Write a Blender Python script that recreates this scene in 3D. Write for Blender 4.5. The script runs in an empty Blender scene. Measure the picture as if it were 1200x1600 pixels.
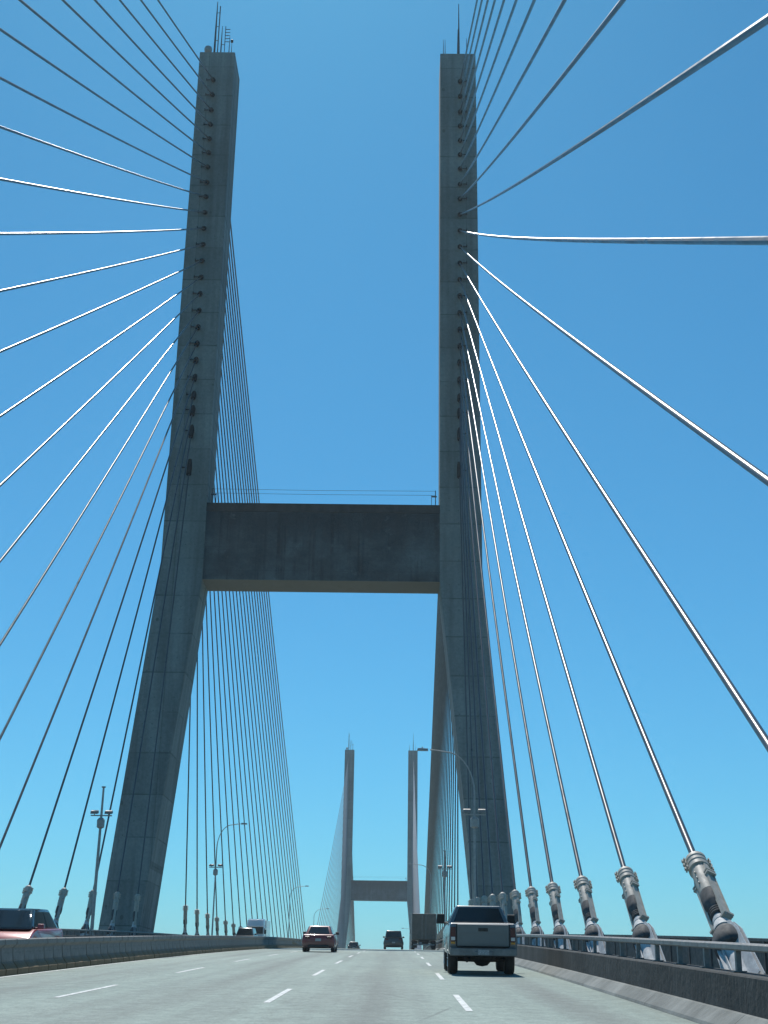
import bpy, bmesh, math, random
from mathutils import Vector, Matrix
random.seed(7)
C = bpy.context.scene.collection
R = math.radians
# ------------------------------------------------------------------ world measures (metres)
SPAN = 465.0; D1 = 131.966; D2 = D1 + SPAN; YM = D1 + SPAN/2; KP = 7.1629e-5
HT = 98.38; ZK = 36.42; ZBT = 43.08; ZBB = 34.91
DB, DC, DT = 4.01, 2.12, 2.50
XOB, XOK, XOT = 19.2, 16.15, 15.92
XIB, XIC, XIT = 15.47, 11.87, 11.86
XHB, XHT = 13.88, 14.15
XA = 14.41; Y0S, SS = 11.52, 9.334; Y0M, SM = 17.92, 9.172; ZOFF = .94; SAG = .0032
HOLES = [94.51,92.49,90.42,88.51,86.6,84.76,82.91,80.93,79.08,77.09,75.07,73.07,71.04,69.03,67.03,65.,63.01,61.07,59.14,57.12,55.11,53.38,50.99,46.89]
SUN_EL, SUN_AZ = R(53), R(8.2)          # azimuth to the left of the road's direction

def zd(y): return -KP*((y-YM)**2-(SPAN/2)**2)
def slope(y): return -2*KP*(y-YM)
def lerp(x, xs, ys):
    if x <= xs[0]:
        return ys[0]+(x-xs[0])*(ys[1]-ys[0])/(xs[1]-xs[0])
    for i in range(len(xs)-1):
        if x <= xs[i+1]:
            return ys[i]+(x-xs[i])*(ys[i+1]-ys[i])/(xs[i+1]-xs[i])
    return ys[-1]
def leg_d(z): return lerp(z, [0, ZK, HT], [DB, DC, DT])
def leg_o(z): return lerp(z, [0, ZK, HT], [XOB, XOK, XOT])
def leg_i(z): return lerp(z, [0, ZBB, HT], [XIB, XIC, XIT])

# ------------------------------------------------------------------ materials
def mat(name, col=(.5,.5,.5), rough=.6, metal=0., spec=.5, coat=0.):
    m = bpy.data.materials.new(name); m.use_nodes = True
    b = m.node_tree.nodes['Principled BSDF']
    b.inputs['Base Color'].default_value = (*col, 1); b.inputs['Roughness'].default_value = rough
    b.inputs['Metallic'].default_value = metal; b.inputs['Specular IOR Level'].default_value = spec
    b.inputs['Coat Weight'].default_value = coat
    return m
class NT:
    def __init__(s, m): s.t = m.node_tree; s.n = s.t.nodes; s.b = s.n['Principled BSDF']
    def new(s, typ, **kw):
        n = s.n.new(typ)
        for k, v in kw.items(): setattr(n, k, v)
        return n
    def link(s, a, b): s.t.links.new(a, b)
    def coords(s, scale=(1,1,1)):
        tc = s.new('ShaderNodeTexCoord'); mp = s.new('ShaderNodeMapping'); mp.inputs['Scale'].default_value = scale
        s.link(tc.outputs['Object'], mp.inputs['Vector']); return mp.outputs[0]
    def noise(s, scale, vec=None, detail=4., rough=.55):
        n = s.new('ShaderNodeTexNoise'); n.inputs['Scale'].default_value = scale
        n.inputs['Detail'].default_value = detail; n.inputs['Roughness'].default_value = rough
        s.link(vec or s.coords(), n.inputs['Vector']); return n.outputs['Fac']
    def ramp(s, fac, a, b, ca=(0,0,0), cb=(1,1,1)):
        r = s.new('ShaderNodeValToRGB'); e = r.color_ramp.elements
        e[0].position = a; e[1].position = b; e[0].color = (*ca,1); e[1].color = (*cb,1)
        s.link(fac, r.inputs[0]); return r.outputs[0]
    def mix(s, fac, a, b, mode='MIX'):
        m = s.new('ShaderNodeMix', data_type='RGBA', blend_type=mode)
        for i, v in ((0, fac), (6, a), (7, b)):
            if isinstance(v, (int, float)): m.inputs[i].default_value = v
            elif isinstance(v, tuple): m.inputs[i].default_value = (*v, 1)
            else: s.link(v, m.inputs[i])
        return m.outputs[2]
    def math(s, op, a, b=0., c=0.):
        m = s.new('ShaderNodeMath', operation=op)
        for i, v in enumerate((a, b, c)):
            if isinstance(v, (int, float)): m.inputs[i].default_value = v
            else: s.link(v, m.inputs[i])
        return m.outputs[0]
    def axis(s, i):
        tc = s.new('ShaderNodeTexCoord'); x = s.new('ShaderNodeSeparateXYZ'); s.link(tc.outputs['Object'], x.inputs[0]); return x.outputs[i]
    def bump(s, h, strength, dist):
        b = s.new('ShaderNodeBump'); b.inputs['Strength'].default_value = strength; b.inputs['Distance'].default_value = dist
        s.link(h, b.inputs['Height']); s.link(b.outputs[0], s.b.inputs['Normal'])
    def base(s, c): s.link(c, s.b.inputs['Base Color'])

def concrete(name, dark, light, joints=0., seam=None, streak=.6, coarse=.12, bays=0.):
    m = mat(name, light, .88, spec=.3); t = NT(m)
    big = t.ramp(t.noise(coarse, detail=6), .33, .68)
    c = t.mix(big, dark, light)
    st = t.ramp(t.noise(1., t.coords((.9,.9,.045)), 5), .42, .66)
    c = t.mix(t.math('MULTIPLY', st, streak), c, tuple(v*.55 for v in dark))
    fine = t.ramp(t.noise(3.2, detail=8, rough=.7), .3, .75, (.78,.78,.78), (1.12,1.12,1.12))
    c = t.mix(1., c, fine, 'MULTIPLY')
    h = t.noise(6., detail=8)
    if bays:
        by = t.math('LESS_THAN', t.math('FRACT', t.math('MULTIPLY', t.axis(1), 1/bays)), .006)
        c = t.mix(t.math('MULTIPLY', by, .7), c, tuple(v*.3 for v in dark))
    if joints:
        z = t.axis(2)
        fr = t.math('FRACT', t.math('MULTIPLY_ADD', z, 1/joints, .62))
        ln = t.math('LESS_THAN', fr, .03)
        # each pour is a slightly different grey
        fl = t.math('FLOOR', t.math('MULTIPLY_ADD', z, 1/joints, .62))
        wn = t.new('ShaderNodeTexWhiteNoise', noise_dimensions='1D'); t.link(fl, wn.inputs['W'])
        c = t.mix(1., c, t.ramp(wn.outputs[0], 0, 1, (.9,.9,.9), (1.07,1.07,1.07)), 'MULTIPLY')
        brk = t.ramp(t.noise(.5, detail=3), .3, .6)
        c = t.mix(t.math('MULTIPLY', ln, t.math('MULTIPLY', brk, .6)), c, tuple(v*.35 for v in dark))
        if seam:
            x = t.math('ABSOLUTE', t.axis(0))
            sm = t.math('LESS_THAN', t.math('ABSOLUTE', t.math('SUBTRACT', x, seam)), .035)
            c = t.mix(t.math('MULTIPLY', sm, .45), c, tuple(v*.4 for v in dark))
        fx = t.math('SUBTRACT', t.math('FRACT', t.math('MULTIPLY', t.axis(0), 1/.95)), .5)
        fz = t.math('SUBTRACT', t.math('FRACT', t.math('MULTIPLY_ADD', z, 1/1.316, .2)), .5)
        dd = t.math('ADD', t.math('POWER', t.math('MULTIPLY', fx, .95), 2.), t.math('POWER', t.math('MULTIPLY', fz, 1.316), 2.))
        hole = t.math('MULTIPLY', t.math('LESS_THAN', dd, .0035), t.math('MULTIPLY', t.ramp(t.noise(.35, detail=2), .48, .56), .55))
        c = t.mix(hole, c, tuple(q*.3 for q in dark))
        v = t.new('ShaderNodeTexVoronoi'); v.inputs['Scale'].default_value = .42; t.link(t.coords((1,1,.8)), v.inputs['Vector'])
        pk = t.math('MULTIPLY', t.math('LESS_THAN', v.outputs['Distance'], .075), .5)
        c = t.mix(pk, c, tuple(q*.3 for q in dark))
    t.base(c); t.bump(h, .35, .05)
    return m

M = {}
M['leg'] = concrete('tower concrete', (.19,.225,.222), (.295,.34,.337), 3.95, 14.75)
def beam_mat():
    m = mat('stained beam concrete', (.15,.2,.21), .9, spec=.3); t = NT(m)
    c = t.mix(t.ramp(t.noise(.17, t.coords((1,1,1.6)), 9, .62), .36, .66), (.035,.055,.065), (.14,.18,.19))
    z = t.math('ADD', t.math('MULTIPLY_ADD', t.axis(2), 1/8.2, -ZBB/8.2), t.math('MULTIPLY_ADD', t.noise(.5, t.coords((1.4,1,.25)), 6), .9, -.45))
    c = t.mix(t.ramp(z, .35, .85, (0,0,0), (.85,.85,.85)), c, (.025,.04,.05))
    run = t.ramp(t.noise(1., t.coords((1.7,.9,.05)), 7, .6), .5, .64)
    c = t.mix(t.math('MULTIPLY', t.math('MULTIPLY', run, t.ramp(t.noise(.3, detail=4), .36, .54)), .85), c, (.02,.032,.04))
    pale = t.ramp(t.noise(.55, t.coords((1,1,1.2)), 8, .7), .60, .72)
    c = t.mix(t.math('MULTIPLY', pale, .45), c, (.24,.29,.30))
    ln = t.math('LESS_THAN', t.math('FRACT', t.math('MULTIPLY_ADD', t.axis(2), 1/2.45, .35)), .02)
    c = t.mix(t.math('MULTIPLY', ln, .35), c, (.03,.045,.05))
    c = t.mix(1., c, t.ramp(t.noise(4., detail=9, rough=.7), .3, .75, (.78,.78,.78), (1.15,1.15,1.15)), 'MULTIPLY')
    c = t.mix(t.math('MULTIPLY', t.math('LESS_THAN', t.axis(2), ZBB+.03), .75), c, (.26,.245,.2))  # soffit coloured paler and browner: light bounced off the road, painted in
    t.base(c); t.bump(t.noise(6., detail=8), .35, .05); return m
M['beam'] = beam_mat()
M['coping'] = concrete('blackened coping concrete', (.05,.05,.05), (.075,.075,.075))
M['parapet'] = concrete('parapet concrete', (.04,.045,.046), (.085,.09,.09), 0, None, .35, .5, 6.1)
M['deck'] = concrete('deck concrete', (.16,.16,.15), (.24,.24,.23), 0, None, .2, .3)
M['toe'] = concrete('kerb concrete', (.20,.215,.205), (.32,.335,.32), 0, None, .3, .6, 6.1)

def road_mat():
    m = mat('road surface', (.3,.32,.31), .85, spec=.35); t = NT(m)
    c = t.mix(t.ramp(t.noise(.09, t.coords((1,.35,1)), 6), .35, .68), (.29,.36,.32), (.385,.465,.41))
    c = t.mix(t.math('MULTIPLY', t.ramp(t.noise(1., t.coords((1.1,.012,1)), 4), .45, .7), .35), c, (.15,.15,.145))
    c = t.mix(1., c, t.ramp(t.noise(2.3, detail=9, rough=.75), .3, .72, (.76,.76,.76), (1.18,1.18,1.18)), 'MULTIPLY')
    c = t.mix(1., c, t.ramp(t.noise(9., t.coords((1,.4,1)), 6, .8), .3, .72, (.80,.80,.80), (1.2,1.2,1.2)), 'MULTIPLY')
    c = t.mix(1., c, t.ramp(t.noise(38., detail=3, rough=.7), .3, .72, (.72,.72,.72), (1.25,1.25,1.25)), 'MULTIPLY')
    # faint oil track down the middle of each lane
    x = t.axis(0); lane = t.math('SUBTRACT', t.math('FRACT', t.math('MULTIPLY_ADD', x, 1/3.35, .225)), .5)
    trk = t.math('MULTIPLY', t.math('SUBTRACT', 1., t.math('MINIMUM', t.math('MULTIPLY', t.math('ABSOLUTE', lane), 5.), 1.)), t.math('MULTIPLY_ADD', t.noise(.4, t.coords((1,.12,1)), 5), .5, .12))
    c = t.mix(trk, c, (.13,.13,.125))
    # rubber darkened wheel paths, patches and sealed cracks
    wp = t.math('ABSOLUTE', t.math('SUBTRACT', t.math('ABSOLUTE', lane), .25))
    wf = t.math('MULTIPLY', t.math('SUBTRACT', 1., t.math('MINIMUM', t.math('MULTIPLY', wp, 9.), 1.)), t.math('MULTIPLY_ADD', t.noise(.5, t.coords((1.5,.05,1)), 5), .55, .0))
    c = t.mix(wf, c, (.2,.235,.215))
    cv = t.new('ShaderNodeTexVoronoi', feature='DISTANCE_TO_EDGE'); cv.inputs['Scale'].default_value = .16
    wv = t.new('ShaderNodeMix', data_type='VECTOR'); wv.inputs[0].default_value = .12
    nz = t.new('ShaderNodeTexNoise'); nz.inputs['Scale'].default_value = .6; nz.inputs['Detail'].default_value = 6
    cc = t.coords((1,.45,1)); t.link(cc, nz.inputs['Vector']); t.link(cc, wv.inputs[4]); t.link(nz.outputs['Color'], wv.inputs[5])
    t.link(wv.outputs[1], cv.inputs['Vector'])
    ck = t.math('MULTIPLY', t.math('LESS_THAN', cv.outputs['Distance'], .004), t.ramp(t.noise(.12, detail=3), .5, .6))
    c = t.mix(t.math('MULTIPLY', ck, .35), c, (.09,.1,.1))
    # crosswise construction joints
    jn = t.math('LESS_THAN', t.math('FRACT', t.math('MULTIPLY', t.axis(1), 1/18.3)), .0016)
    c = t.mix(t.math('MULTIPLY', jn, .5), c, (.08,.08,.08))
    t.base(c); t.bump(t.noise(60., detail=4), .35, .01); return m
M['road'] = road_mat()
def paint_mark():
    m = mat('road paint', (.72,.72,.7), .7); t = NT(m)
    c = t.mix(t.ramp(t.noise(9., detail=8, rough=.75), .38, .58), (.36,.39,.37), (.8,.82,.8)); t.base(c); return m
M['mark'] = paint_mark()
def barrier_mat():
    m = mat('barrier concrete', (.3,.3,.29), .85, spec=.3); t = NT(m)
    c = t.mix(t.ramp(t.noise(1.1, t.coords((1,.35,1)), 6), .35, .68), (.17,.17,.165), (.28,.275,.265))
    # rusty road dirt splashed on the foot
    h = t.math('ADD', t.axis(2), t.math('MULTIPLY', t.noise(1.7, detail=5), .16))
    c = t.mix(t.ramp(h, .30, .44, (1,1,1), (0,0,0)), c, (.20,.145,.085))
    c = t.mix(1., c, t.ramp(t.noise(9., detail=8, rough=.7), .3, .72, (.75,.75,.75), (1.15,1.15,1.15)), 'MULTIPLY')
    sc_ = t.math('MULTIPLY', t.ramp(t.noise(1., t.coords((1,.5,7)), 5, .6), .56, .66), .5)
    c = t.mix(sc_, c, (.06,.065,.065))
    t.base(c); t.bump(t.noise(20., detail=6), .3, .01); return m
M['barrier'] = barrier_mat()
def cable_mat():
    m = mat('cable sheath', (.07,.08,.09), .33, spec=.6); t = NT(m)
    c = t.mix(t.ramp(t.noise(.8, detail=5), .35, .7), (.05,.06,.07), (.085,.095,.105)); t.base(c)
    t.link(t.ramp(t.noise(1.3, detail=6), .3, .7, (.27,)*3, (.42,)*3), t.b.inputs['Roughness']); return m
M['cable'] = cable_mat()
def weathered(name, a, b, rough=.5, metal=0., scale=6.):
    m = mat(name, b, rough, metal); t = NT(m)
    c = t.mix(t.ramp(t.noise(scale, detail=7, rough=.65), .36, .66), a, b); t.base(c)
    r = t.ramp(t.noise(scale*.7, detail=5), .3, .7, (rough*.8,)*3, (min(1,rough*1.25),)*3); t.link(r, t.b.inputs['Roughness']); return m
M['galv'] = weathered('galvanised steel', (.3,.31,.31), (.42,.42,.41), .5, .25)
M['sock'] = weathered('socket grey-tan paint', (.39,.365,.31), (.53,.49,.42), .55)
M['sockdark'] = weathered('black neoprene', (.045,.05,.053), (.12,.12,.12), .85)
M['white'] = weathered('white pipe paint', (.45,.46,.46), (.74,.74,.72), .68)
M['darksteel'] = weathered('dark steel', (.055,.06,.065), (.11,.115,.12), .5, .3)
M['railsteel'] = weathered('railing steel', (.16,.165,.165), (.26,.26,.255), .55, .3)
M['port'] = weathered('port steel', (.006,.007,.008), (.016,.017,.018), .8)
M['rubber'] = weathered('tyre rubber', (.012,.012,.012), (.03,.03,.03), .85)
M['rim'] = weathered('alloy rim', (.35,.35,.36), (.5,.5,.5), .35, .7)
M['glass'] = mat('car glass', (.02,.028,.03), .06, spec=.7)
M['black'] = weathered('black plastic', (.015,.015,.016), (.035,.035,.036), .55)
M['under'] = weathered('underbody', (.01,.01,.01), (.025,.023,.022), .9)
def car_paint(name, col, metal=.3, rough=.32):
    m = mat(name, col, rough, metal, coat=.7); t = NT(m)
    m.node_tree.nodes['Principled BSDF'].inputs['Coat Roughness'].default_value = .08
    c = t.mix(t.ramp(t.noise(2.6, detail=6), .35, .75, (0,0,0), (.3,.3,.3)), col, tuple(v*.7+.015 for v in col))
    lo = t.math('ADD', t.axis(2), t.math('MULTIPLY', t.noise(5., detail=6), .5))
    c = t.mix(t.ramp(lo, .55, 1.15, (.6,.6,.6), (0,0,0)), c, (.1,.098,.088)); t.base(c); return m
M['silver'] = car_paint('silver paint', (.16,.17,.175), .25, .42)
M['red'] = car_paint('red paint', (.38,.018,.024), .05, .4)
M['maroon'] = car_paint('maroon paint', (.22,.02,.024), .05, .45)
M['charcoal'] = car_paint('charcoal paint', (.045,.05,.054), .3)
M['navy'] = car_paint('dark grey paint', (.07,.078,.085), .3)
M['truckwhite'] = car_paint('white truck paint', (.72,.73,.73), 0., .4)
M['box'] = weathered('dusty box panel', (.13,.115,.10), (.2,.175,.15), .6, 0., 2.2)
M['chrome'] = weathered('bumper steel', (.14,.145,.15), (.22,.225,.23), .45, .4)
M['taillight'] = mat('red lens', (.09,.012,.012), .25, coat=.6)
M['amber'] = mat('amber lens', (.7,.3,.05), .15, coat=.6)
M['lens'] = mat('clear lens', (.8,.8,.8), .08, .4, coat=1.)
M['plate'] = weathered('licence plate', (.2,.21,.22), (.5,.51,.53), .5, 0., 30.)
M['reflector'] = mat('reflector', (.85,.85,.85), .2, .2)
def water_mat():
    m = mat('river water', (.03,.05,.05), .12, spec=.5); t = NT(m)
    t.base(t.mix(t.noise(.002, detail=6), (.025,.045,.045), (.05,.06,.05))); t.bump(t.noise(.25, detail=5), .3, .3); return m
M['water'] = water_mat()
def land_mat():
    m = mat('river bank land', (.08,.1,.05), .95); t = NT(m)
    t.base(t.mix(t.ramp(t.noise(.01, detail=8), .4, .6), (.05,.075,.035), (.16,.15,.11))); return m
M['land'] = land_mat()

# ------------------------------------------------------------------ mesh helpers
class MB:
    def __init__(s): s.bm = bmesh.new()
    def poly(s, vs, faces):
        v = [s.bm.verts.new(p) for p in vs]
        for f in faces:
            try: s.bm.faces.new([v[i] for i in f])
            except ValueError: pass
        return s
    def box(s, x0, x1, y0, y1, z0, z1):
        return s.poly([(x0,y0,z0),(x1,y0,z0),(x1,y1,z0),(x0,y1,z0),(x0,y0,z1),(x1,y0,z1),(x1,y1,z1),(x0,y1,z1)],
               [(0,3,2,1),(4,5,6,7),(0,1,5,4),(1,2,6,5),(2,3,7,6),(3,0,4,7)])
    def hexa(s, p):      # 8 points, lower ring then upper ring
        return s.poly(p, [(0,3,2,1),(4,5,6,7),(0,1,5,4),(1,2,6,5),(2,3,7,6),(3,0,4,7)])
    def tube(s, pts, r, n=8, cap=True):
        pts = [Vector(p) for p in pts]; rs = r if isinstance(r, (list, tuple)) else [r]*len(pts)
        rings = []; prev = None
        for i, p in enumerate(pts):
            t = (pts[min(i+1,len(pts)-1)]-pts[max(i-1,0)]).normalized()
            if prev is None:
                a = Vector((0,0,1)) if abs(t.z) < .9 else Vector((1,0,0)); u = t.cross(a).normalized()
            else: u = (prev-t*prev.dot(t)).normalized()
            prev = u; w = t.cross(u)
            rings.append([s.bm.verts.new(p+(u*math.cos(2*math.pi*k/n)+w*math.sin(2*math.pi*k/n))*rs[i]) for k in range(n)])
        for a, b in zip(rings, rings[1:]):
            for k in range(n): s.bm.faces.new((a[k], a[(k+1)%n], b[(k+1)%n], b[k]))
        if cap: s.bm.faces.new(rings[0][::-1]); s.bm.faces.new(rings[-1])
        return s
    def lathe(s, prof, n=24, M4=None):     # prof: (r, z)
        rings = []
        for r, z in prof:
            rings.append([s.bm.verts.new((r*math.cos(2*math.pi*k/n), r*math.sin(2*math.pi*k/n), z)) for k in range(n)])
        for a, b in zip(rings, rings[1:]):
            for k in range(n): s.bm.faces.new((a[k], a[(k+1)%n], b[(k+1)%n], b[k]))
        s.bm.faces.new(rings[0][::-1]); s.bm.faces.new(rings[-1])
        if M4 is not None: bmesh.ops.transform(s.bm, matrix=M4, verts=[v for rg in rings for v in rg])
        return s
    def sweep(s, prof, ys, x0=0., mirror=1, zf=zd, closed=True):   # (x,z) outline carried along the deck curve
        rings = [[s.bm.verts.new((mirror*(x0+x), y, zf(y)+z)) for x, z in prof] for y in ys]
        n = len(prof)
        for a, b in zip(rings, rings[1:]):
            for k in range(n if closed else n-1): s.bm.faces.new((a[k], a[(k+1)%n], b[(k+1)%n], b[k]))
        if closed: s.bm.faces.new(rings[0][::-1]); s.bm.faces.new(rings[-1])
        return s
    def build(s, name, m, parent=None, smooth=False, bevel=0., seg=2, angle=35):
        bmesh.ops.recalc_face_normals(s.bm, faces=s.bm.faces)
        me = bpy.data.meshes.new(name); s.bm.to_mesh(me); s.bm.free()
        me.materials.append(m)
        if smooth:
            for p in me.polygons: p.use_smooth = True
        o = bpy.data.objects.new(name, me); C.objects.link(o)
        if bevel:
            b = o.modifiers.new('bevel', 'BEVEL'); b.width = bevel; b.segments = seg; b.limit_method = 'ANGLE'; b.angle_limit = R(angle)
        if smooth:
            e = o.modifiers.new('split', 'EDGE_SPLIT'); e.split_angle = R(40)
        if parent: o.parent = parent
        return o
def tag(o, label, cat, group=None, kind=None):
    o['label'] = label; o['category'] = cat
    if group: o['group'] = group
    if kind: o['kind'] = kind
    return o
def empty(name, loc=(0,0,0), rot=(0,0,0)):
    o = bpy.data.objects.new(name, None); C.objects.link(o); o.location = loc; o.rotation_euler = rot
    o.empty_display_size = .2; return o
def structure(o): o['kind'] = 'structure'; return o
def copy_tree(o, parent=None):
    c = o.copy(); C.objects.link(c)
    if parent: c.parent = parent
    for ch in list(o.children): copy_tree(ch, c)
    return c
def frange(a, b, st):
    n = max(1, round((b-a)/st)); return [a+(b-a)*i/n for i in range(n+1)]

# ------------------------------------------------------------------ setting: deck, road, paint, river
YA, YB = -110., 800.
ys = frange(YA, YB, 3.)
structure(MB().sweep([(-15.4,-.02),(15.4,-.02),(15.4,-.35),(12.8,-2.3),(-12.8,-2.3),(-15.4,-.35)], ys).build('bridge_deck', M['deck']))
b = MB(); b.sweep([(12.28,0.),(-12.28,0.)], ys, closed=False); structure(b.build('road', M['road']))
b = MB(); LINES = [(2.384,23.98),(5.949,23.44),(9.175,22.01),(-4.8,21.),(-8.05,26.)]
for x, y0 in LINES:
    k = -10
    while y0+k*12.973 < 640:
        a = y0+k*12.973
        b.sweep([(x+.055,.005),(x-.055,.005)], frange(a, a+5.1, 1.7), closed=False); k += 1
b.sweep([(-.74,.005),(-.84,.005)], ys, closed=False)
structure(b.build('lane_markings', M['mark']))
b = MB(); b.poly([(-9000,-3000,-62),(9000,-3000,-62),(9000,30000,-62),(-9000,30000,-62)], [(0,1,2,3)]); structure(b.build('river', M['water']))
b = MB()
b.poly([(-9000,-3000,-60),(9000,-3000,-60),(9000,60,-60),(-9000,110,-60)], [(0,1,2,3)])
b.poly([(-9000,640,-60),(9000,600,-60),(9000,30000,-60),(-9000,30000,-60)], [(0,1,2,3)])
structure(b.build('land', M['land']))

# ------------------------------------------------------------------ towers
def tower(yc, face, label, near):
    """face: -1 the tower's camera side carries the detailed ports"""
    root = tag(empty('bridge_tower', (0, yc, 0)), label, 'bridge tower', 'concrete H-shaped bridge towers')
    for s in (-1, 1):
        b = MB(); rings = []
        for z in (-60, -8, 0, 12, 24, ZBB, ZK, ZK+4, ZBT, 62, 80, HT):
            o, i, d = leg_o(z), leg_i(z), leg_d(z)
            t = max(0., min(1., (ZK-z)/ZK)); cw = .07+1.25*t; cd = .05+.42*t
            k = .06
            pts = [(i+k,-d),(o-cw,-d),(o,-d+cd),(o,d-cd),(o-cw,d),(i+k,d),(i,d-k),(i,-d+k)]
            rings.append([b.bm.verts.new((s*x, y, z)) for x, y in pts])
        for p, q in zip(rings, rings[1:]):
            for k in range(8): b.bm.faces.new((p[k], p[(k+1)%8], q[(k+1)%8], q[k]))
        b.bm.faces.new(rings[0]); b.bm.faces.new(rings[-1])
        b.build('leg', M['leg'], root)
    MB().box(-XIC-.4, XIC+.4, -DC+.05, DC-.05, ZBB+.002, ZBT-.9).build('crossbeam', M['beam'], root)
    b = MB().box(-XIC-.4, XIC+.4, -DC-.01, DC+.01, ZBT-.9, ZBT); b.build('coping', M['coping'], root)
    # hand line on the crossbeam
    b = MB()
    for s in (-1, 1):
        b.tube([(s*11.45,-1.6,ZBT),(s*11.45,-1.6,ZBT+1.75)], .05, 6)
        b.tube([(s*11.05,-1.6,ZBT),(s*11.05,-1.6,ZBT+1.25)], .03, 6)
        b.box(s*11.3-.28, s*11.3+.28, -1.7, -1.5, ZBT+1.05, ZBT+1.15)
    for h in (1.25, 1.7): b.tube([(-11.4,-1.6,ZBT+h),(0,-1.6,ZBT+h-.06),(11.4,-1.6,ZBT+h)], .018, 5)
    b.build('hand_line', M['darksteel'], root)
    # cable ports
    for s in (-1, 1):
        for i, z in enumerate(HOLES):
            if not near: continue
            for f in (-1, 1):
                if f == 1: continue
                A, B = cable_ends(yc, s, i, f)
                d = (B-A).normalized(); L = min(.85, .4/max(.12, abs(d.y)))
                rt = d.to_track_quat('Z', 'Y').to_matrix().to_4x4()
                p = A-Vector((0,yc,0))
                b = MB(); Mx = Matrix.Translation(p) @ rt
                b.lathe([(.13,-.9),(.25,-.9),(.26,L),(.22,L+.05),(.16,L+.05),(.16,L-.2),(.13,L-.2)], 14, Mx)
                # small inspection bracket beside the collar
                b.box(p.x+s*.34, p.x+s*.75, p.y-.22, p.y-.12, p.z-.1, p.z-.04)
                b.box(p.x+s*.7, p.x+s*.78, p.y-.26, p.y-.08, p.z-.14, p.z+.1)
                b.build('cable_port', M['port'], root, True)
    # masts and lamp on the tops
    def mast(x, h, r, y=0., kind=0):
        b = MB(); b.tube([(x,y,HT),(x,y,HT+h*.45),(x,y,HT+h)], [r, r*.8, r*.35], 7)
        b.lathe([(r*2.2,HT),(r*2.2,HT+.12),(r,HT+.14)], 10, Matrix.Translation((x,y,0)))
        if kind == 1:
            b.tube([(x+.36,y,HT+h*.08),(x+.36,y,HT+h*.92)], r*.5, 6)
            for q in (.3,.55,.8): b.box(x, x+.36, y-.02, y+.02, HT+h*q-.03, HT+h*q+.03)
        if kind == 2:
            b.tube([(x+.4,y,HT+.3),(x+.4,y,HT+h)], r*.5, 6)
            for q in range(5): b.box(x+.35, x+.95, y-.03, y+.03, HT+h*(.5+.1*q)-.03, HT+h*(.5+.1*q)+.03)
            b.box(x, x+.4, y-.02, y+.02, HT+h*.4, HT+h*.4+.06)
        if kind == 3: b.lathe([(.05,HT+h),(.16,HT+h+.05),(.16,HT+h+.3),(.06,HT+h+.4)], 10, Matrix.Translation((x,y,0)))
        b.build('antenna_mast', M['darksteel'], root)
    mast(-14.4, 7.9, .13, -1.6, 1); mast(-13.65, 4.4, .09, -1.6, 2); mast(-12.7, 3.0, .06, -1.6); mast(-12.42, 2.1, .05, -1.6, 3)
    mast(14.05, 7.8, .11, -1.6); mast(13.98, 4.4, .15, -1.3); mast(12.25, 2.7, .05, -1.6); mast(12.45, 2.7, .05, -1.6); mast(14.95, 2.9, .06, -1.6)
    b = MB().lathe([(.2,HT),(.2,HT+.25),(.42,HT+.4),(.46,HT+.75),(.38,HT+1.),(.15,HT+1.08)], 14, Matrix.Translation((-15.05,-2.05,0)))
    b.build('beacon_lamp', M['galv'], root, True)
    return root

# ------------------------------------------------------------------ cables
def cable_ends(yc, s, i, f):
    """i 0 = top hole, s side, f -1 runs to smaller y. Side span or main span by which tower it is"""
    z = HOLES[i]; xh = s*lerp(z, [ZBT, HT], [XHB, XHT]); n = 23-i
    A = Vector((xh, yc+f*leg_d(z), z))
    main = (yc == D1 and f == 1) or (yc == D2 and f == -1)
    y = yc+f*((Y0M+n*SM) if main else (Y0S+n*SS))
    return A, Vector((s*XA, y, zd(y)+ZOFF))
def cable_pts(A, B, n):
    L = abs(B.y-A.y); out = []
    for k in range(n+1):
        t = k/n; p = A.lerp(B, t); p.z -= 4*SAG*L*t*(1-t)*L/100; out.append(p)
    return out

SOCK = 1.42
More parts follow.
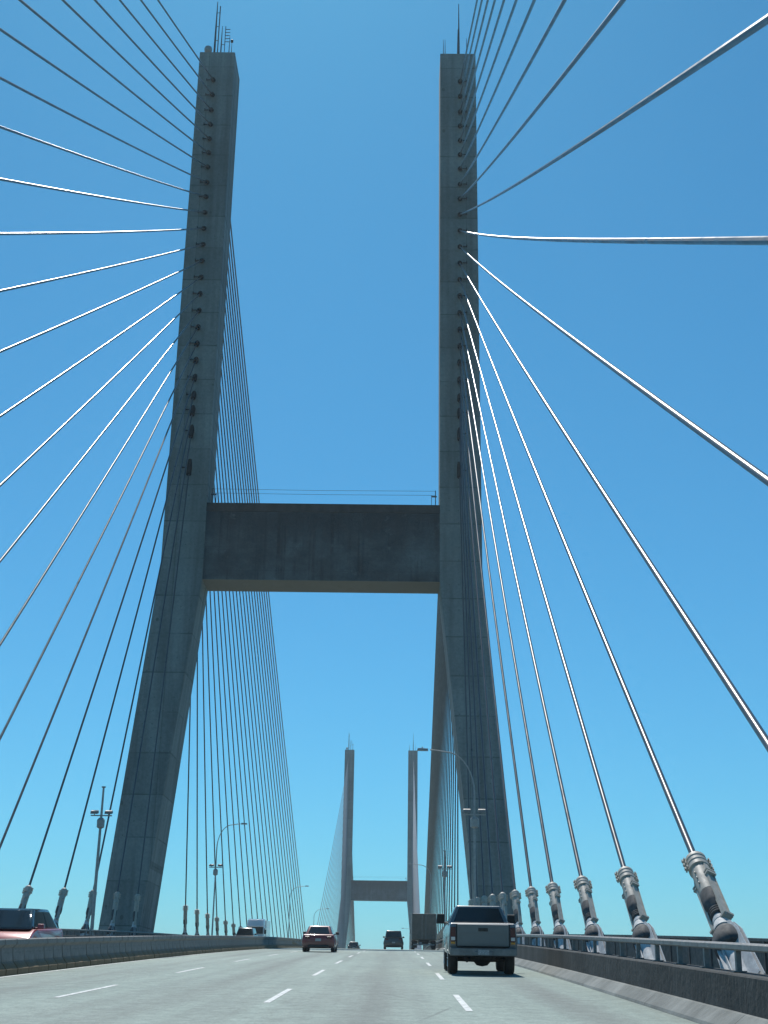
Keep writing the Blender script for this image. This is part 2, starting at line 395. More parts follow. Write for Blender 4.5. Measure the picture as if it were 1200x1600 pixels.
# anchor socket prototype: local +Z up the cable, origin at the anchor point on the deck
def socket_proto():
    r = empty('anchor_socket')
    b = MB(); b.lathe([(.07,2.36),(.17,2.36),(.235,2.30),(.25,2.28),(.25,2.22),(.235,2.21),(.235,2.18),(.25,2.17),(.25,2.11),(.235,2.10),(.235,2.07),(.255,2.06),(.255,1.98),(.2,1.97),(.2,1.9)], 22)
    for k, z in enumerate((2.25,2.14,2.03)):
        for a in (0, math.pi):
            for q in (-.035,.035):
                x = math.cos(a)*.285
                b.tube([(x,q-.05,z),(x,q+.05,z)], .022, 6)
            b.box(math.cos(a)*.29-.05, math.cos(a)*.29+.05, -.03, .03, z-.025, z+.025)
    b.build('clamp_collar', M['sock'], r, True)
    b = MB(); b.lathe([(.15,1.32),(.215,1.32),(.22,1.36),(.22,1.93),(.17,1.95)], 20)
    for k in range(3): b.lathe([(.022,0),(.022,.03),(.01,.035)], 8, Matrix.Translation((-.19,-.12,1.5+.14*k)) @ Matrix.Rotation(R(90),4,'X'))
    b.build('sleeve', M['sock'], r, True)
    b = MB(); b.lathe([(.14,.72),(.15,.80),(.17,.92),(.225,1.0),(.235,1.05),(.235,1.22),(.225,1.3),(.16,1.34)], 20)
    for k in range(3): b.lathe([(.16,.74+.05*k),(.18,.75+.05*k),(.18,.77+.05*k),(.16,.78+.05*k)], 16)
    b.build('bellows', M['sockdark'], r, True)
    for sx in (-1, 1):
        b = MB()
        x = sx*.225
        b.box(x-.022, x+.022, -.085, .085, .58, 1.62); b.box(x-.045, x+.045, -.095, -.075, .58, 1.62); b.box(x-.045, x+.045, .075, .095, .58, 1.62)
        b.box(x-.09, x+.09, -.12, .12, 1.62, 1.66); b.box(x-.09, x+.09, -.12, .12, .54, .58); b.box(x-.09, x+.09, -.12, .12, 1.69, 1.72)
        b.hexa([(x-.03,-.1,1.72),(x+.03,-.1,1.72),(x+.03,.1,1.72),(x-.03,.1,1.72),(x*.95-.02,-.03,2.02),(x*.95+.02,-.03,2.02),(x*.95+.02,.03,2.02),(x*.95-.02,.03,2.02)])
        for u in (-.06,.06):
            for v in (-.08,.08): b.tube([(x+u,v,1.60),(x+u,v,1.75)], .018, 6); b.tube([(x+u,v,.50),(x+u,v,.61)], .018, 6)
        bmesh.ops.rotate(b.bm, cent=(0,0,0), matrix=Matrix.Rotation(R(-64), 3, 'Z'), verts=b.bm.verts)
        b.build('link_bar', M['sock'], r)
    b = MB(); b.lathe([(.12,.36),(.235,.375),(.21,.47),(.175,.56),(.185,.565),(.185,.60),(.16,.61),(.17,.62),(.17,.655),(.14,.68),(.12,.74)], 22)
    b.build('cone_seal', M['white'], r, True)
    b = MB(); b.lathe([(.1,-.1),(.33,-.1),(.37,-.05),(.375,.05),(.355,.14),(.31,.24),(.24,.33),(.2,.375)], 28)
    b.build('bearing_disc', M['sockdark'], r, True)
    b = MB(); b.lathe([(.205,-1.25),(.22,-1.25),(.22,-.13),(.19,-.12)], 22)
    b.build('anchor_pipe', M['white'], r, True)
    b = MB()
    for sx in (-1, 1):
        b.hexa([(sx*.225,-.16,-1.25),(sx*.25,-.16,-1.25),(sx*.25,.16,-1.25),(sx*.225,.16,-1.25),(sx*.225,-.09,-.1),(sx*.25,-.09,-.1),(sx*.25,.09,-.1),(sx*.225,.09,-.1)])
        b.box(sx*.26-.075, sx*.26+.075, -.012, .012, -1.25, -.1)
    b.build('rib_plate', M['white'], r)
    for k in range(2):
        b = MB()
        for o_ in (-.055, .055):
            b.poly([(.16,o_-.014,-1.0),(.5,o_-.014,-1.0),(.42,o_-.014,.1),(.3,o_-.014,.36),(.2,o_-.014,.42),(.16,o_+.014,-1.0),(.5,o_+.014,-1.0),(.42,o_+.014,.1),(.3,o_+.014,.36),(.2,o_+.014,.42)],
                   [(0,1,2,3,4),(9,8,7,6,5),(0,5,6,1),(1,6,7,2),(2,7,8,3),(3,8,9,4),(4,9,5,0)])
        bmesh.ops.rotate(b.bm, cent=(0,0,0), matrix=Matrix.Rotation(R(-64+180*k), 3, 'Z'), verts=b.bm.verts)
        b.build('gusset_plate', M['white'], r)
    return r
PROTO = socket_proto()
proto_used = False
ORD = ['topmost','second from top','third from top','fourth from top','fifth from top','sixth from top','seventh from top','eighth from top','ninth from top','tenth from top','eleventh from top','twelfth from top']
ORDB = ['lowest','second lowest','third lowest','fourth lowest','fifth lowest','sixth lowest','seventh lowest','eighth lowest','ninth lowest','tenth lowest','eleventh lowest','twelfth lowest']
def cables(yc, f, tname, side_txt):
    global proto_used
    for s in (-1, 1):
        leg_txt = 'pickup-side' if s > 0 else 'oncoming-side'
        for i in range(24):
            A, B = cable_ends(yc, s, i, f); L = (A-B).length
            r = .066+.02*min(1, L/220)
            near_anchor = yc == D1 and B.y > 8
            o_txt = ORD[i] if i < 12 else ORDB[23-i]
            lab = '%s stay cable on the %s leg of the %s tower, %s' % (o_txt, leg_txt, tname, side_txt)
            grp = 'stay cables of the bridge'
            if near_anchor:
                # strand stops inside the collar of its socket
                d = (cable_pts(A, B, 40)[-2]-B).normalized()
                top = B+d*2.3*SOCK
                root = tag(empty('stay_cable', B), lab, 'stay cable', grp)
                pts = cable_pts(A, top, 36)
                MB().tube([p-B for p in pts], r, 12).build('strand', M['cable'], root, True)
                dd = (pts[-2]-pts[-1]).normalized()
                sk = PROTO if not proto_used else copy_tree(PROTO)
                proto_used = True
                sk.parent = root; sk.scale = (.9, .9, SOCK)
                sk.rotation_mode = 'QUATERNION'
                zax = dd; xax = Vector((1,0,0)); xax = (xax-zax*xax.dot(zax)).normalized(); yax = zax.cross(xax)
                sk.rotation_quaternion = Matrix((xax, yax, zax)).transposed().to_quaternion()
            else:
                b = MB().tube(cable_pts(A, B, 30), r, 8)
                tag(b.build('stay_cable', M['cable'], None, True), lab, 'stay cable', grp)
tower(D1, -1, 'near concrete H-shaped tower straddling the road, with rows of cable ports', True)
tower(D2, -1, 'far small concrete H-shaped tower rising beyond the crest of the road', False)
cables(D1, -1, 'near', 'facing the viewer')
cables(D1, 1, 'near', 'facing away')
cables(D2, -1, 'far', 'facing the viewer')
cables(D2, 1, 'far', 'facing away')

# ------------------------------------------------------------------ moveable median barrier
BX = -1.255
PROF = [(.305,0),(.305,.13),(.17,.30),(.135,.60),(.225,.68),(.225,.785),(.205,.80)]
PROF = PROF+[(-x,z) for x, z in PROF[::-1]]
root = tag(empty('median_barrier', (BX, 24, 0)), 'long grey moveable concrete barrier in short segments with rusty dirt along its foot', 'barrier')
b = MB(); b.sweep(PROF, [0,.94], zf=lambda y: 0.)
b.tube([(0,.95,.2),(0,1.02,.2)], .09, 8); b.tube([(0,.95,.55),(0,1.02,.55)], .06, 8)
seg0 = b.build('barrier_segment', M['barrier'], root)
for k in range(100):
    o = seg0 if k == 0 else seg0.copy()
    if k: C.objects.link(o); o.parent = root
    y = 24+k
    jx, jr = random.uniform(-.006,.006), random.uniform(-.004,.004)
    o.location = (jx, k, zd(y)+.004); o.rotation_euler = (math.atan(slope(y+.5)), 0, jr)
b = MB()
for y in frange(-90, 23, 1.): b.sweep(PROF, [y-24, y-24+.94], zf=lambda q: zd(q+24)+.004)
for y in frange(124, 640, 1.): b.sweep(PROF, [y-24, y-24+.94], zf=lambda q: zd(q+24)+.004)
o = b.build('barrier_run', M['barrier'], root); o['kind'] = 'stuff'

# ------------------------------------------------------------------ parapets with rail, outer railings
for s in (-1, 1):
    root = tag(empty('concrete_parapet', (s*12.5, 0, 0)), 'low stained concrete parapet with steel rail beside the pickup lane' if s > 0 else 'low concrete parapet with steel rail beyond the oncoming lanes', 'parapet', 'roadside parapets')
    x0 = -s*12.5
    b = MB().sweep([(12.5,0.),(12.5,.665),(12.52,.685),(12.93,.685),(12.95,.665),(12.95,0.)], frange(YA, 660, 3.), x0*s, s); b.build('wall', M['parapet'], root)
    b = MB().sweep([(12.24,0.004),(12.26,.05),(12.46,.21),(12.498,.225),(12.498,.004)], frange(YA, 660, 3.), x0*s, s); b.build('kerb_toe', M['toe'], root)
    b = MB().sweep([(12.68,.99),(12.68,1.05),(12.71,1.075),(12.79,1.075),(12.82,1.05),(12.82,.99),(12.79,.97),(12.71,.97)], frange(YA, 660, 3.), x0*s, s); b.build('handrail', M['railsteel'], root)
    proto = None
    pp = MB().box(-.035,.035,-.05,.05,.685,.975).box(-.09,.09,-.1,.1,.686,.705)
    for k in range(84):
        if proto is None: o = proto = pp.build('post', M['railsteel'], root)
        else: o = proto.copy(); C.objects.link(o); o.parent = root
        y = 13.6+k*2.02; o.location = (s*.25, y, zd(y))
    b = MB()
    for k in range(230):
        y = 13.6+(84+k)*2.02; z = zd(y); b.box(s*.25-.035, s*.25+.035, y-.05, y+.05, z+.685, z+.975)
    for k in range(60):
        y = 13.6-(1+k)*2.02; z = zd(y); b.box(s*.25-.035, s*.25+.035, y-.05, y+.05, z+.685, z+.975)
    o = b.build('post_run', M['railsteel'], root); o['kind'] = 'stuff'
    root = tag(empty('outer_railing', (s*15.3, 0, 0)), 'dark picket railing on deck edge behind the white cable anchors beside the pickup' if s > 0 else 'dark picket railing on deck edge beyond the oncoming lanes', 'railing', 'deck edge railings')
    x0 = -15.3
    MB().sweep([(15.26,1.04),(15.26,1.1),(15.34,1.1),(15.34,1.04)], frange(YA, 660, 3.), x0, s).build('top_rail', M['darksteel'], root)
    MB().sweep([(15.27,.1),(15.27,.15),(15.33,.15),(15.33,.1)], frange(YA, 660, 3.), x0, s).build('bottom_rail', M['darksteel'], root)
    b = MB()
    y = -20.
    while y < 330:
        z = zd(y); b.box(-.026, .026, y-.007, y+.007, z+.14, z+1.05); y += .13
    o = b.build('baluster', M['railsteel'], root); o['kind'] = 'stuff'
    b = MB(); k = 0; y = -20.
    while y < 650:
        z = zd(y); b.box(-.05, .05, y-.05, y+.05, z-.02, z+1.05); y += 2.4
    o = b.build('post', M['darksteel'], root); o['kind'] = 'stuff'

# small white reflectors on the parapet
for k, y in enumerate((62., 74., 86.)):
    o = MB().box(-.02,.02,-.06,.06,0,.16).build('reflector', M['reflector']); o.location = (12.475, y, zd(y)+.44)
    tag(o, ('nearest','middle','farthest')[k]+' of three small white reflectors fixed to the parapet face ahead of the pickup', 'reflector', 'parapet reflectors')

# ------------------------------------------------------------------ street lamps
def lamp(x, y, top, label, arm=None, flood=None, z0=.685):
    """arm: (height where the arm starts, reach); flood: height of the twin floodlights"""
    s = -1 if x < 0 else 1
    root = tag(empty('street_lamp', (x, y, zd(y)+z0)), label, 'street lamp', 'lamp poles along the bridge')
    g = lambda h: h-z0
    b = MB()
    if arm:
        h0, reach = arm
        n = 9; pts = [(0,0,0),(0,0,g(h0)*.5),(0,0,g(h0))]
        for k in range(1, n+1):
            t = k/n; a = t*math.pi/2
            pts.append((-s*reach*.55*(1-math.cos(a)), 0, g(h0)+(g(top)-g(h0))*math.sin(a)))
        b.tube(pts[:3], [.1,.08,.065], 10)
        b.build('pole', M['galv'], root, True)
        b = MB(); pts2 = pts[2:]+[(-s*reach*.85,0,g(top)+.14)]
        b.tube(pts2, [.06]*2+[.045]*(len(pts2)-2), 8); b.build('arm', M['galv'], root, True)
        x1 = -s*reach
        b = MB(); b.hexa([(x1-.36,-.13,g(top)+.06),(x1+.4,-.13,g(top)+.06),(x1+.4,.13,g(top)+.06),(x1-.36,.13,g(top)+.06),(x1-.3,-.08,g(top)+.24),(x1+.38,-.06,g(top)+.22),(x1+.38,.06,g(top)+.22),(x1-.3,.08,g(top)+.24)])
        b.lathe([(.02,g(top)+.24),(.05,g(top)+.26),(.05,g(top)+.32)], 8, Matrix.Translation((x1,0,0)))
        b.build('luminaire', M['galv'], root, bevel=.03)
    else:
        b.tube([(0,0,0),(0,0,g(top)*.6),(0,0,g(top))], [.13,.1,.07], 10); b.lathe([(.07,g(top)),(.15,g(top)+.02),(.15,g(top)+.1)], 10)
        b.build('pole', M['galv'], root, True)
    b = MB(); b.box(-.2,.2,-.2,.2,0,.03); b.box(-.12,.12,-.12,.12,.03,.35); b.build('base_plate', M['galv'], root)
    if flood:
        b = MB(); b.box(-.75,.75,-.05,.05,g(flood)-.28,g(flood)-.2); b.build('crossbar', M['galv'], root)
        for q in (-1, 1):
            f = MB(); cx = q*.5
            f.hexa([(cx-.26,-.2,g(flood)-.16),(cx+.26,-.2,g(flood)-.16),(cx+.28,.2,g(flood)-.06),(cx-.28,.2,g(flood)-.06),(cx-.25,-.17,g(flood)+.06),(cx+.25,-.17,g(flood)+.06),(cx+.25,.17,g(flood)+.16),(cx-.25,.17,g(flood)+.16)])
            f.box(cx-.03, cx+.03, -.05, .05, g(flood)-.2, g(flood)-.1)
            f.build('floodlight', M['railsteel'], root, bevel=.03)
        b = MB(); b.lathe([(.1,g(flood)-1.15),(.27,g(flood)-1.05),(.28,g(flood)-.55),(.16,g(flood)-.4)], 10); b.build('equipment_box', M['galv'], root)
lamp(-13., 97.5, 10.75, 'straight pole with twin floodlights standing between cables before the near tower, oncoming side', None, 9.05)
lamp(-13., 161., 13.6, 'curved-arm lamp with twin floodlights behind the near tower, oncoming side', (10.9, 3.), 9.0)
lamp(-13., 274., 12.8, 'small distant curved-arm lamp among the far cables above the red sedan', (10.8, 3.2))
lamp(13.1, 92., 12.9, 'tall curved-arm lamp in front of the near tower leg behind the pickup', (10.2, 3.5), 9.0)
lamp(13.2, 155., 10.5, 'straight floodlight pole among the cables just beyond the pickup-side tower leg', None, 8.85)
lamp(13., 213., 12.8, 'distant curved-arm lamp reaching out from the dense cables right of the far tower', (11.1, 3.2))
lamp(-13., 355., 12.9, 'tiny curved-arm lamp just left of the far tower, near mid-span', (11., 3.4))
lamp(13., 440., 12.9, 'tiny curved-arm lamp seen through the far tower portal', (11., 3.4))

# ------------------------------------------------------------------ vehicles (local: y forward from rear bumper, z up)
def arch(cx, r, zb, n=9):
    a0 = math.acos(min(1, max(-1, (zb-.0)/r))) if False else 0
    out = []
    for k in range(n+1):
        a = math.pi-math.pi*k/n; out.append((cx+r*math.cos(a), max(zb, r*1.0*math.sin(a)+.02)))
    return out
def side_shell(outline, w, tumble=None, rear_taper=0., front_taper=0., L=5.):
    """side outline (y,z) carried across the width; tumble(z) -> width factor"""
    b = MB(); cols = []
    for x in (-w, -w*.93, 0, w*.93, w):
        ring = []
        for y, z in outline:
            k = tumble(z) if tumble else 1.
            yy = y
            if abs(x) > w*.95:
                pass
            ring.append(b.bm.verts.new((x*k, yy, z)))
        cols.append(ring)
    n = len(outline)
    for p, q in zip(cols, cols[1:]):
        for k in range(n): b.bm.faces.new((p[k], p[(k+1)%n], q[(k+1)%n], q[k]))
    b.bm.faces.new(cols[0]); b.bm.faces.new(cols[-1][::-1])
    return b
def wheel(root, x, y, r, wd):
    s = 1 if x > 0 else -1
    e = empty('wheel', (x, y, r)); e.parent = root
    T = Matrix.Rotation(R(90), 4, 'Y')
    b = MB(); h = wd/2
    b.lathe([(r*.62,-h),(r*.9,-h),(r*.97,-h*.8),(r,-h*.5),(r,h*.5),(r*.97,h*.8),(r*.9,h),(r*.62,h)], 28, T); b.build('tyre', M['rubber'], e, True)
    b = MB(); q = s*h
    b.lathe([(r*.62,q*.55),(r*.55,q*.7),(r*.2,q*.85),(r*.12,q*1.0),(.01,q*1.0)], 20, T)
    for k in range(6):
        a = k*math.pi/3; b.tube([(q*.88, math.cos(a)*r*.15, math.sin(a)*r*.15),(q*.9, math.cos(a)*r*.6, math.sin(a)*r*.6)], r*.07, 6)
    b.build('rim', M['rim'], e, True)
def cabin(root, paint, y0, y1, yt0, yt1, zb, zt, wb, wt, bevel=.06, name='cabin', rear_glass=(.12,.9,.1,.86), pillars=(.5,), glass=True, crown=.035):
    """tapered greenhouse: base y0..y1 at zb, top yt0..yt1 at zt"""
    P = [(-wb,y0,zb),(wb,y0,zb),(wb,y1,zb),(-wb,y1,zb),(-wt,yt0,zt),(wt,yt0,zt),(wt,yt1,zt),(-wt,yt1,zt)]
    b = MB(); b.hexa(P)
    ym = (yt0+yt1)/2
    o = b.build(name, paint, root, True, bevel, 3)
    V = [Vector(p) for p in P]
    def pane(nm, q, u0, u1, v0, v1, m=M['glass'], off=.012):
        a, bb, c, d = q    # bottom-left, bottom-right, top-right, top-left
        f = lambda u, v: (a.lerp(bb, u)).lerp(d.lerp(c, u), v)
        n = (bb-a).cross(d-a).normalized()
        pts = [f(u0,v0), f(u1,v0), f(u1,v1), f(u0,v1)]
        mb = MB(); mb.hexa([p-n*.02 for p in pts]+[p+n*off for p in pts])
        return mb.build(nm, m, root, bevel=.008, seg=1)
    if glass:
        pane('rear_window', (V[0],V[1],V[5],V[4]), rear_glass[0], 1-rear_glass[0], rear_glass[2], rear_glass[1])
        pane('windshield', (V[2],V[3],V[7],V[6]), .07, .93, .08, .9)
        for q in ((V[1],V[2],V[6],V[5]), (V[3],V[0],V[4],V[7])):
            ed = [.07]+list(pillars)+[.93]
            if q[0] is V[3]: ed = [1-e for e in ed[::-1]]
            for u0, u1 in zip(ed, ed[1:]): pane('side_window', q, u0+.015, u1-.015, .08, .86)
    return pane, V
def mirrors(root, x, y, z, m, w=.2, h=.15):
    for s in (-1, 1):
        b = MB(); b.hexa([(s*x,y-.03,z),(s*(x+w),y-.06,z),(s*(x+w),y+.08,z),(s*x,y+.1,z),(s*x,y-.03,z+h),(s*(x+w*.92),y-.06,z+h),(s*(x+w*.92),y+.06,z+h),(s*x,y+.08,z+h)])
        b.box(min(s*(x-.12),s*x)-.01, max(s*(x-.12),s*x)+.01, y, y+.05, z+.0, z+.05)
        b.build('mirror', m, root, bevel=.02)
def place(root, x, y, rev=False):
    root.location = (x, y, zd(y)+.006)
    sl = math.atan(slope(y+(-2 if rev else 2)))
    root.rotation_euler = (-sl if rev else sl, 0, math.pi if rev else 0)
def slab(root, name, m, x0, x1, y0, y1, z0, z1, bevel=.015):
    return MB().box(x0,x1,y0,y1,z0,z1).build(name, m, root, bevel=bevel)

# --- pickup truck just ahead, right lane
def pickup():
    root = tag(empty('pickup_truck'), 'silver pickup truck seen from behind in the lane beside the parapet', 'pickup truck')
    W = .93; zb = .52
    ol = [(.1,zb+.1),(.08,.72),(.06,1.05),(.08,1.31),(.16,1.345),(2.0,1.345),(2.1,1.33),(3.9,1.30),(4.15,1.27),(5.2,1.16),(5.32,1.0),(5.34,zb+.1),(5.2,zb)]
    ol += [(4.72,zb)]+[(4.27+.45*math.cos(a), .42+.45*math.sin(a)) for a in [math.pi*k/10 for k in range(1,10)]]+[(3.82,zb)]
    ol += [(1.72,zb)]+[(1.25+.46*math.cos(a), .42+.46*math.sin(a)) for a in [math.pi*k/10 for k in range(1,10)]]+[(.78,zb),(.25,zb)]
    side_shell(ol, W, lambda z: 1.-max(0,(z-1.05))*.17-max(0,(.75-z))*.06).build('body', M['silver'], root, True, .06, 3, 40)
    slab(root, 'underbody', M['under'], -.72, .72, .35, 5., .46, .8)
    slab(root, 'bed_cover', M['black'], -.76, .76, .22, 1.9, 1.30, 1.362)
    pane, V = cabin(root, M['silver'], 1.93, 4.05, 2.1, 3.25, 1.30, 1.83, .87, .63, .05, 'cab', (.07,.88,.06,.86), (.5,))
    b = MB(); b.box(-.725,-.703,.035,.11,.735,1.315); b.box(.703,.725,.035,.11,.735,1.315); b.box(-.7,.7,.035,.11,.71,.736); b.build('tailgate_gap', M['under'], root)
    # tailgate, with handle recess and a raised border
    b = MB().box(-.70,.70,.015,.1,.74,1.31); b.build('tailgate', M['silver'], root, bevel=.02)
    b = MB().box(-.13,.13,-.004,.02,1.13,1.22); b.build('tailgate_handle', M['black'], root, bevel=.01)
    b = MB()
    b.box(-.62,.62,.004,.02,.80,.815); b.box(-.62,.62,.004,.02,1.075,1.09); b.box(-.62,-.605,.004,.02,.815,1.075); b.box(.605,.62,.004,.02,.815,1.075)
    b.build('tailgate_crease', M['silver'], root)
    for s in (-1, 1):
        x0, x1 = sorted((s*.735, s*.885))
        b = MB().box(x0,x1,.035,.12,.86,1.24); t = b.build('tail_light', M['taillight'], root, bevel=.02)
        slab(t, 'reverse_lens', M['lens'], x0+.02, x1-.02, .028, .1, .89, .98, .005)
        slab(t, 'amber_lens', M['amber'], x0+.02, x1-.02, .027, .1, .80, .855, .005)
    b = MB(); b.box(-.9,.9,-.16,.06,.50,.70); b.box(-.25,.25,-.19,-.15,.50,.62); b.build('rear_bumper', M['chrome'], root, bevel=.03)
    slab(root, 'licence_plate', M['plate'], -.15, .15, -.2, -.185, .53, .66, .004)
    slab(root, 'bumper_step', M['black'], -.6, .6, -.165, .05, .695, .705, .002)
    b = MB(); b.tube([(-.78,1.25,.40),(-.1,1.25,.38)], .07, 10); b.tube([(.1,1.25,.38),(.78,1.25,.40)], .07, 10)
    b.lathe([(.05,-.26),(.17,-.15),(.2,0),(.17,.15),(.05,.26)], 16, Matrix.Translation((.04,1.25,.40)) @ Matrix.Rotation(R(90),4,'Y')); b.build('rear_axle', M['under'], root, True)
    b = MB(); b.tube([(-.42,2.,.42),(-.42,.35,.40),(-.44,-.02,.36)], .035, 8); b.build('exhaust_pipe', M['under'], root)
    b = MB(); b.lathe([(.1,0),(.33,0),(.36,.05),(.36,.17),(.33,.22),(.1,.22)], 24, Matrix.Translation((.05,.75,.38))); b.build('spare_wheel', M['under'], root, True)
    for x in (-.78,.78):
        for y in (1.25,4.27): wheel(root, x, y, .41, .27)
    mirrors(root, .93, 3.55, 1.33, M['black'], .24, .28)
    b = MB(); b.tube([(.8,4.2,1.28),(.8,4.15,2.05)], .008, 5); b.build('aerial', M['black'], root)
    for s in (-1,1): slab(root, 'headlight', M['lens'], min(s*.6,s*.85), max(s*.6,s*.85), 5.25, 5.36, .9, 1.08)
    place(root, 10.38, 38.45)
pickup()

def car(name, label, cat, x, y, rev, paint, L, W, H, belt, gh, roof=None, wheel_r=.33, group=None, mir=True, hidden_low=False, plate=True):
    """gh = (y0,y1,yt0,yt1,wt) greenhouse"""
    root = tag(empty(name), label, cat, group); w = W/2; zb = .24
    f1, f2 = L*.81, L*.2; r = wheel_r; ar = r*1.12
    ol = [(.06,zb+.08),(.0,.48),(.02,.72),(.07,belt-.06),(.16,belt)]
    ol += [(gh[0]+.1,belt+.015),(gh[1]-.2,belt-.01),(L-.75,belt-.12),(L-.18,belt-.27),(L-.02,.55),(L,.4),(L-.08,zb)]
    ol += [(f1+ar,zb)]+[(f1+ar*math.cos(a), r+ar*math.sin(a)) for a in [math.pi*k/9 for k in range(1,9)]]+[(f1-ar,zb)]
    ol += [(f2+ar,zb)]+[(f2+ar*math.cos(a), r+ar*math.sin(a)) for a in [math.pi*k/9 for k in range(1,9)]]+[(f2-ar,zb),(.2,zb)]
    b = side_shell(ol, w, lambda z: 1.-max(0,(z-.62))*.22-max(0,(.45-z))*.2)
    # round the plan of nose and tail
    for v in b.bm.verts:
        if abs(v.co.x) > w*.8:
            k = (abs(v.co.x)/w)**4
            if v.co.y < .5: v.co.y += .16*k*(1-v.co.y/.5)
            if v.co.y > L-.7: v.co.y -= .3*k*(1-(L-v.co.y)/.7)
    b.build('body', paint, root, True, .05, 3, 40)
    slab(root, 'underbody', M['under'], -w*.72, w*.72, .3, L-.3, .2, .5)
    pane, V = cabin(root, roof or paint, gh[0], gh[1], gh[2], gh[3], belt-.02, H, w*.84, gh[4], .07, 'cabin', (.1,.88,.12,.85), (.46,))
    for s in (-1, 1):
        x0, x1 = sorted((s*w*.52, s*w*.8)); slab(root, 'tail_light', M['taillight'], x0, x1, .03, .12, belt-.24, belt-.1)
        x0, x1 = sorted((s*w*.5, s*w*.78)); slab(root, 'headlight', M['lens'], x0, x1, L-.34, L-.12, .56, .68, .03)
        for yy in (f1, f2): wheel(root, s*(w-.13), yy, r, .22)
    if plate: slab(root, 'licence_plate', M['plate'], -.16, .16, -.012, .03, .58, .72, .004)
    slab(root, 'rear_bumper', M['black'], -w*.62, w*.62, .0, .2, .25, .38, .03)
    if mir: mirrors(root, w*.9, gh[1]-.55, belt-.0, M['black'] if mir == 1 else paint)
    place(root, x, y, rev); return root
car('sedan', 'dark red sedan with black mirrors seen from behind, left of the pickup', 'car', 3.68, 78.5, False, M['maroon'], 4.6, 1.84, 1.40, .93, (.55,3.5,1.15,2.5,.58), wheel_r=.34)
car('van', 'dark van with tall body cresting the road between the red sedan and box truck', 'van', 7.66, 142., False, M['charcoal'], 4.9, 2.0, 1.78, 1.12, (.1,3.9,.3,2.9,.72), wheel_r=.37)
car('hatchback', 'dark hatchback barely showing beyond the crest beside the far tower leg', 'car', 1.45, 214., False, M['charcoal'], 4.2, 1.8, 1.47, .95, (.2,3.2,.5,2.2,.6))
car('crossover', 'red crossover with dark glass roof approaching behind the median barrier', 'car', -3.72, 46.3, True, M['red'], 4.75, 1.92, 1.6, 1.0, (.25,3.85,1.1,2.95,.60), M['glass'], .35, mir=2)
car('suv', 'dark grey SUV approaching in front of the white truck, behind the barrier', 'car', -6.2, 136., True, M['navy'], 4.7, 1.95, 1.72, 1.08, (.15,3.75,.5,3.05,.66), None, .36)

def box_truck():
    root = tag(empty('box_truck'), 'dusty brown box truck seen from behind near the crest, left of the pickup', 'truck')
    W = 1.3
    b = MB().box(-W,W,.05,6.5,1.0,3.6); b.build('cargo_box', M['box'], root, bevel=.04)
    for s in (-1,1):
        x0, x1 = sorted((s*.02, s*(W-.09))); slab(root, 'rear_door', M['box'], x0, x1, .01, .06, 1.08, 3.5)
        x0, x1 = sorted((s*.18, s*.22)); slab(root, 'lock_rod', M['galv'], x0, x1, -.02, .02, 1.1, 3.45, .008)
        x0, x1 = sorted((s*(W-.08), s*(W-.005))); slab(root, 'corner_post', M['galv'], x0, x1, .0, .05, 1.0, 3.6)
        x0, x1 = sorted((s*.85, s*1.15)); slab(root, 'tail_light', M['taillight'], x0, x1, -.02, .06, .82, .94)
        for yy in (1.6, 7.4): wheel(root, s*(W-.2), yy, .48, .3)
    slab(root, 'chassis', M['under'], -.5, .5, .2, 8.4, .62, .98)
    slab(root, 'underride_bar', M['galv'], -1.1, 1.1, .0, .12, .45, .58)
    slab(root, 'mudflap', M['black'], -1.25, -.7, .75, .78, .2, .9); slab(root, 'mudflap', M['black'], .7, 1.25, .75, .78, .2, .9)
    slab(root, 'licence_plate', M['plate'], -.5, -.2, -.03, .0, .62, .75, .004)
    b = MB().hexa([(-1.1,6.7,.7),(1.1,6.7,.7),(1.1,8.7,.7),(-1.1,8.7,.7),(-1.05,6.7,2.6),(1.05,6.7,2.6),(1.0,8.1,2.6),(-1.0,8.1,2.6)]); b.build('cab', M['truckwhite'], root, bevel=.08)
    slab(root, 'windshield', M['glass'], -.9, .9, 8.3, 8.42, 1.6, 2.4)
    mirrors(root, 1.12, 8.2, 1.7, M['black'], .22, .5)
    place(root, 10.8, 147.5)
box_truck()
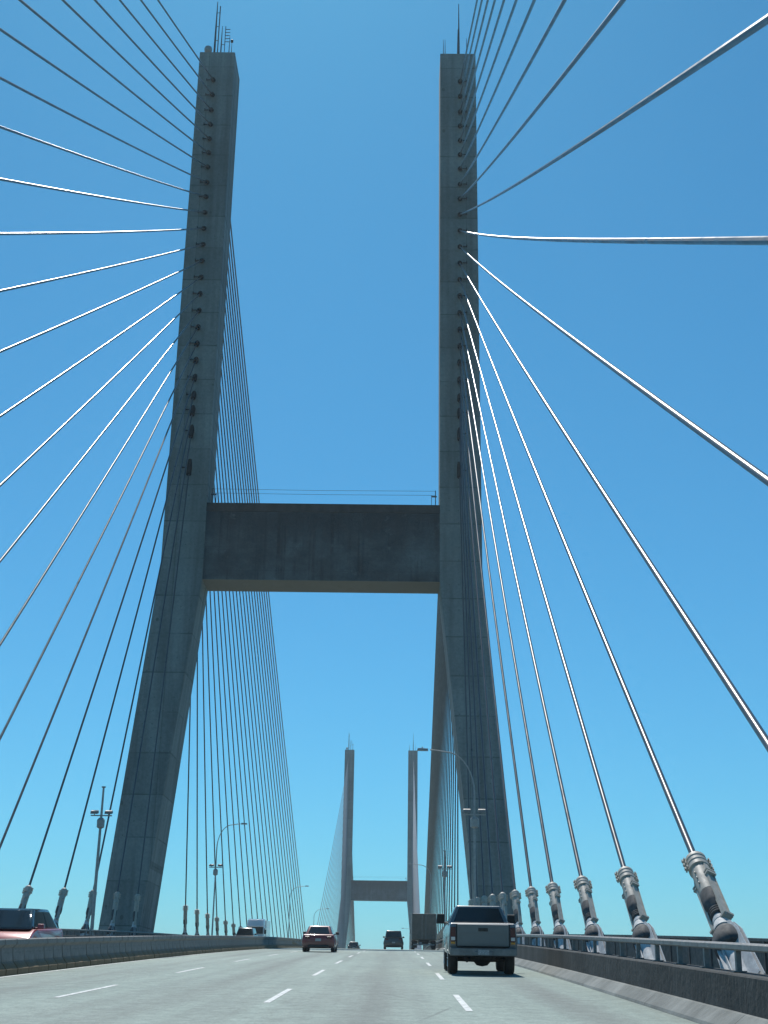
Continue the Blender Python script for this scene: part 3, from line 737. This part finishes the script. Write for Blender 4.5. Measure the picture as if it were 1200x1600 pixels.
def white_truck():
    root = tag(empty('truck'), 'white truck with rounded roof fairing approaching behind the dark SUV', 'truck')
    b = MB().hexa([(-1.12,5.6,.6),(1.12,5.6,.6),(1.12,7.9,.6),(-1.12,7.9,.6),(-1.1,5.6,2.55),(1.1,5.6,2.55),(1.04,7.3,2.5),(-1.04,7.3,2.5)]); b.build('cab', M['truckwhite'], root, True, .1, 3)
    b = MB().hexa([(-1.08,5.6,2.5),(1.08,5.6,2.5),(1.0,7.35,2.48),(-1.0,7.35,2.48),(-1.05,5.6,3.36),(1.05,5.6,3.36),(.86,6.7,3.24),(-.86,6.7,3.24)]); b.build('roof_fairing', M['truckwhite'], root, True, .14, 4)
    b = MB().hexa([(-.98,7.62,1.62),(.98,7.62,1.62),(.98,7.68,1.62),(-.98,7.68,1.62),(-.95,7.3,2.36),(.95,7.3,2.36),(.95,7.42,2.36),(-.95,7.42,2.36)]); b.build('windshield', M['glass'], root)
    slab(root, 'sun_visor', M['truckwhite'], -1., 1., 7.3, 7.55, 2.4, 2.5, .03)
    for s in (-1,1):
        x0, x1 = sorted((s*1.09, s*1.13)); slab(root, 'side_window', M['glass'], x0, x1, 6.5, 7.2, 1.65, 2.3)
        x0, x1 = sorted((s*.7, s*1.02)); slab(root, 'headlight', M['lens'], x0, x1, 7.85, 7.95, .85, 1.05)
        for yy in (1.3, 6.9): wheel(root, s*.95, yy, .46, .28)
    slab(root, 'grille', M['black'], -.6, .6, 7.86, 7.94, .8, 1.3); slab(root, 'front_bumper', M['galv'], -1.1, 1.1, 7.8, 8.0, .45, .75, .04)
    slab(root, 'chassis', M['under'], -.45, .45, .1, 7.5, .55, .9)
    slab(root, 'cargo_box', M['truckwhite'], -1.15, 1.15, .0, 5.4, .95, 3.2, .04)
    mirrors(root, 1.14, 7.3, 1.6, M['black'], .2, .5)
    place(root, -8.9, 176., True)
white_truck()

# ------------------------------------------------------------------ air
hz = bpy.data.materials.new('sea haze'); hz.use_nodes = True; hn = hz.node_tree
hn.nodes.remove(hn.nodes['Principled BSDF']); pv = hn.nodes.new('ShaderNodeVolumePrincipled')
pv.inputs['Color'].default_value = (.8,.95,1,1); pv.inputs['Density'].default_value = .00024; pv.inputs['Anisotropy'].default_value = .25
hn.links.new(pv.outputs[0], hn.nodes['Material Output'].inputs['Volume'])
o = MB().box(-9200,9200,-3200,30200,-63,112).build('haze', hz); o['kind'] = 'stuff'

# ------------------------------------------------------------------ camera
f_px = 2120.186; pitch, yaw, roll = .34485, -.01436, .01587
cy, sy, cp, sp = math.cos(yaw), math.sin(yaw), math.cos(pitch), math.sin(pitch)
F = Vector((sy*cp, cy*cp, sp)); Rv = Vector((cy,-sy,0)); U = Rv.cross(F)
c, s = math.cos(roll), math.sin(roll)
X = Rv*c+U*s; Y = -Rv*s+U*c
cam = bpy.data.cameras.new('camera'); co = bpy.data.objects.new('camera', cam); C.objects.link(co)
m4 = Matrix.Identity(4)
for k in range(3): m4[k][0] = X[k]; m4[k][1] = Y[k]; m4[k][2] = -F[k]
m4.translation = Vector((8.0713, 0, -4.37876)); co.matrix_world = m4
cam.sensor_fit = 'VERTICAL'; cam.sensor_height = 36; cam.sensor_width = 27; cam.lens = 36*f_px/1600
cam.clip_start = .1; cam.clip_end = 60000
bpy.context.scene.camera = co

# ------------------------------------------------------------------ light
sun = bpy.data.lights.new('sun', 'SUN'); sun.energy = 4.0; sun.angle = R(.53); sun.color = (1, .96, .9)
so = bpy.data.objects.new('sun', sun); C.objects.link(so)
sd = Vector((-math.sin(SUN_AZ)*math.cos(SUN_EL), math.cos(SUN_AZ)*math.cos(SUN_EL), math.sin(SUN_EL)))
so.rotation_euler = sd.to_track_quat('Z', 'Y').to_euler(); so.location = (0, 0, 200)
w = bpy.data.worlds.new('World'); bpy.context.scene.world = w; w.use_nodes = True
nt = w.node_tree; bg = nt.nodes['Background']; sk = nt.nodes.new('ShaderNodeTexSky'); sk.sky_type = 'NISHITA'
sk.sun_disc = False; sk.sun_elevation = SUN_EL; sk.sun_rotation = -SUN_AZ
sk.air_density = 1.0; sk.dust_density = .3; sk.ozone_density = 10.; sk.altitude = 0
mx = nt.nodes.new('ShaderNodeMix'); mx.data_type = 'RGBA'; mx.blend_type = 'MULTIPLY'; mx.inputs[0].default_value = 1
mx.inputs[7].default_value = (.415, 1.1, 1.09, 1)
nt.links.new(sk.outputs[0], mx.inputs[6]); nt.links.new(mx.outputs[2], bg.inputs[0]); bg.inputs[1].default_value = .09
sc = bpy.context.scene
sc.view_settings.view_transform = 'Standard'; sc.view_settings.look = 'None'; sc.view_settings.exposure = .1; sc.view_settings.gamma = 1
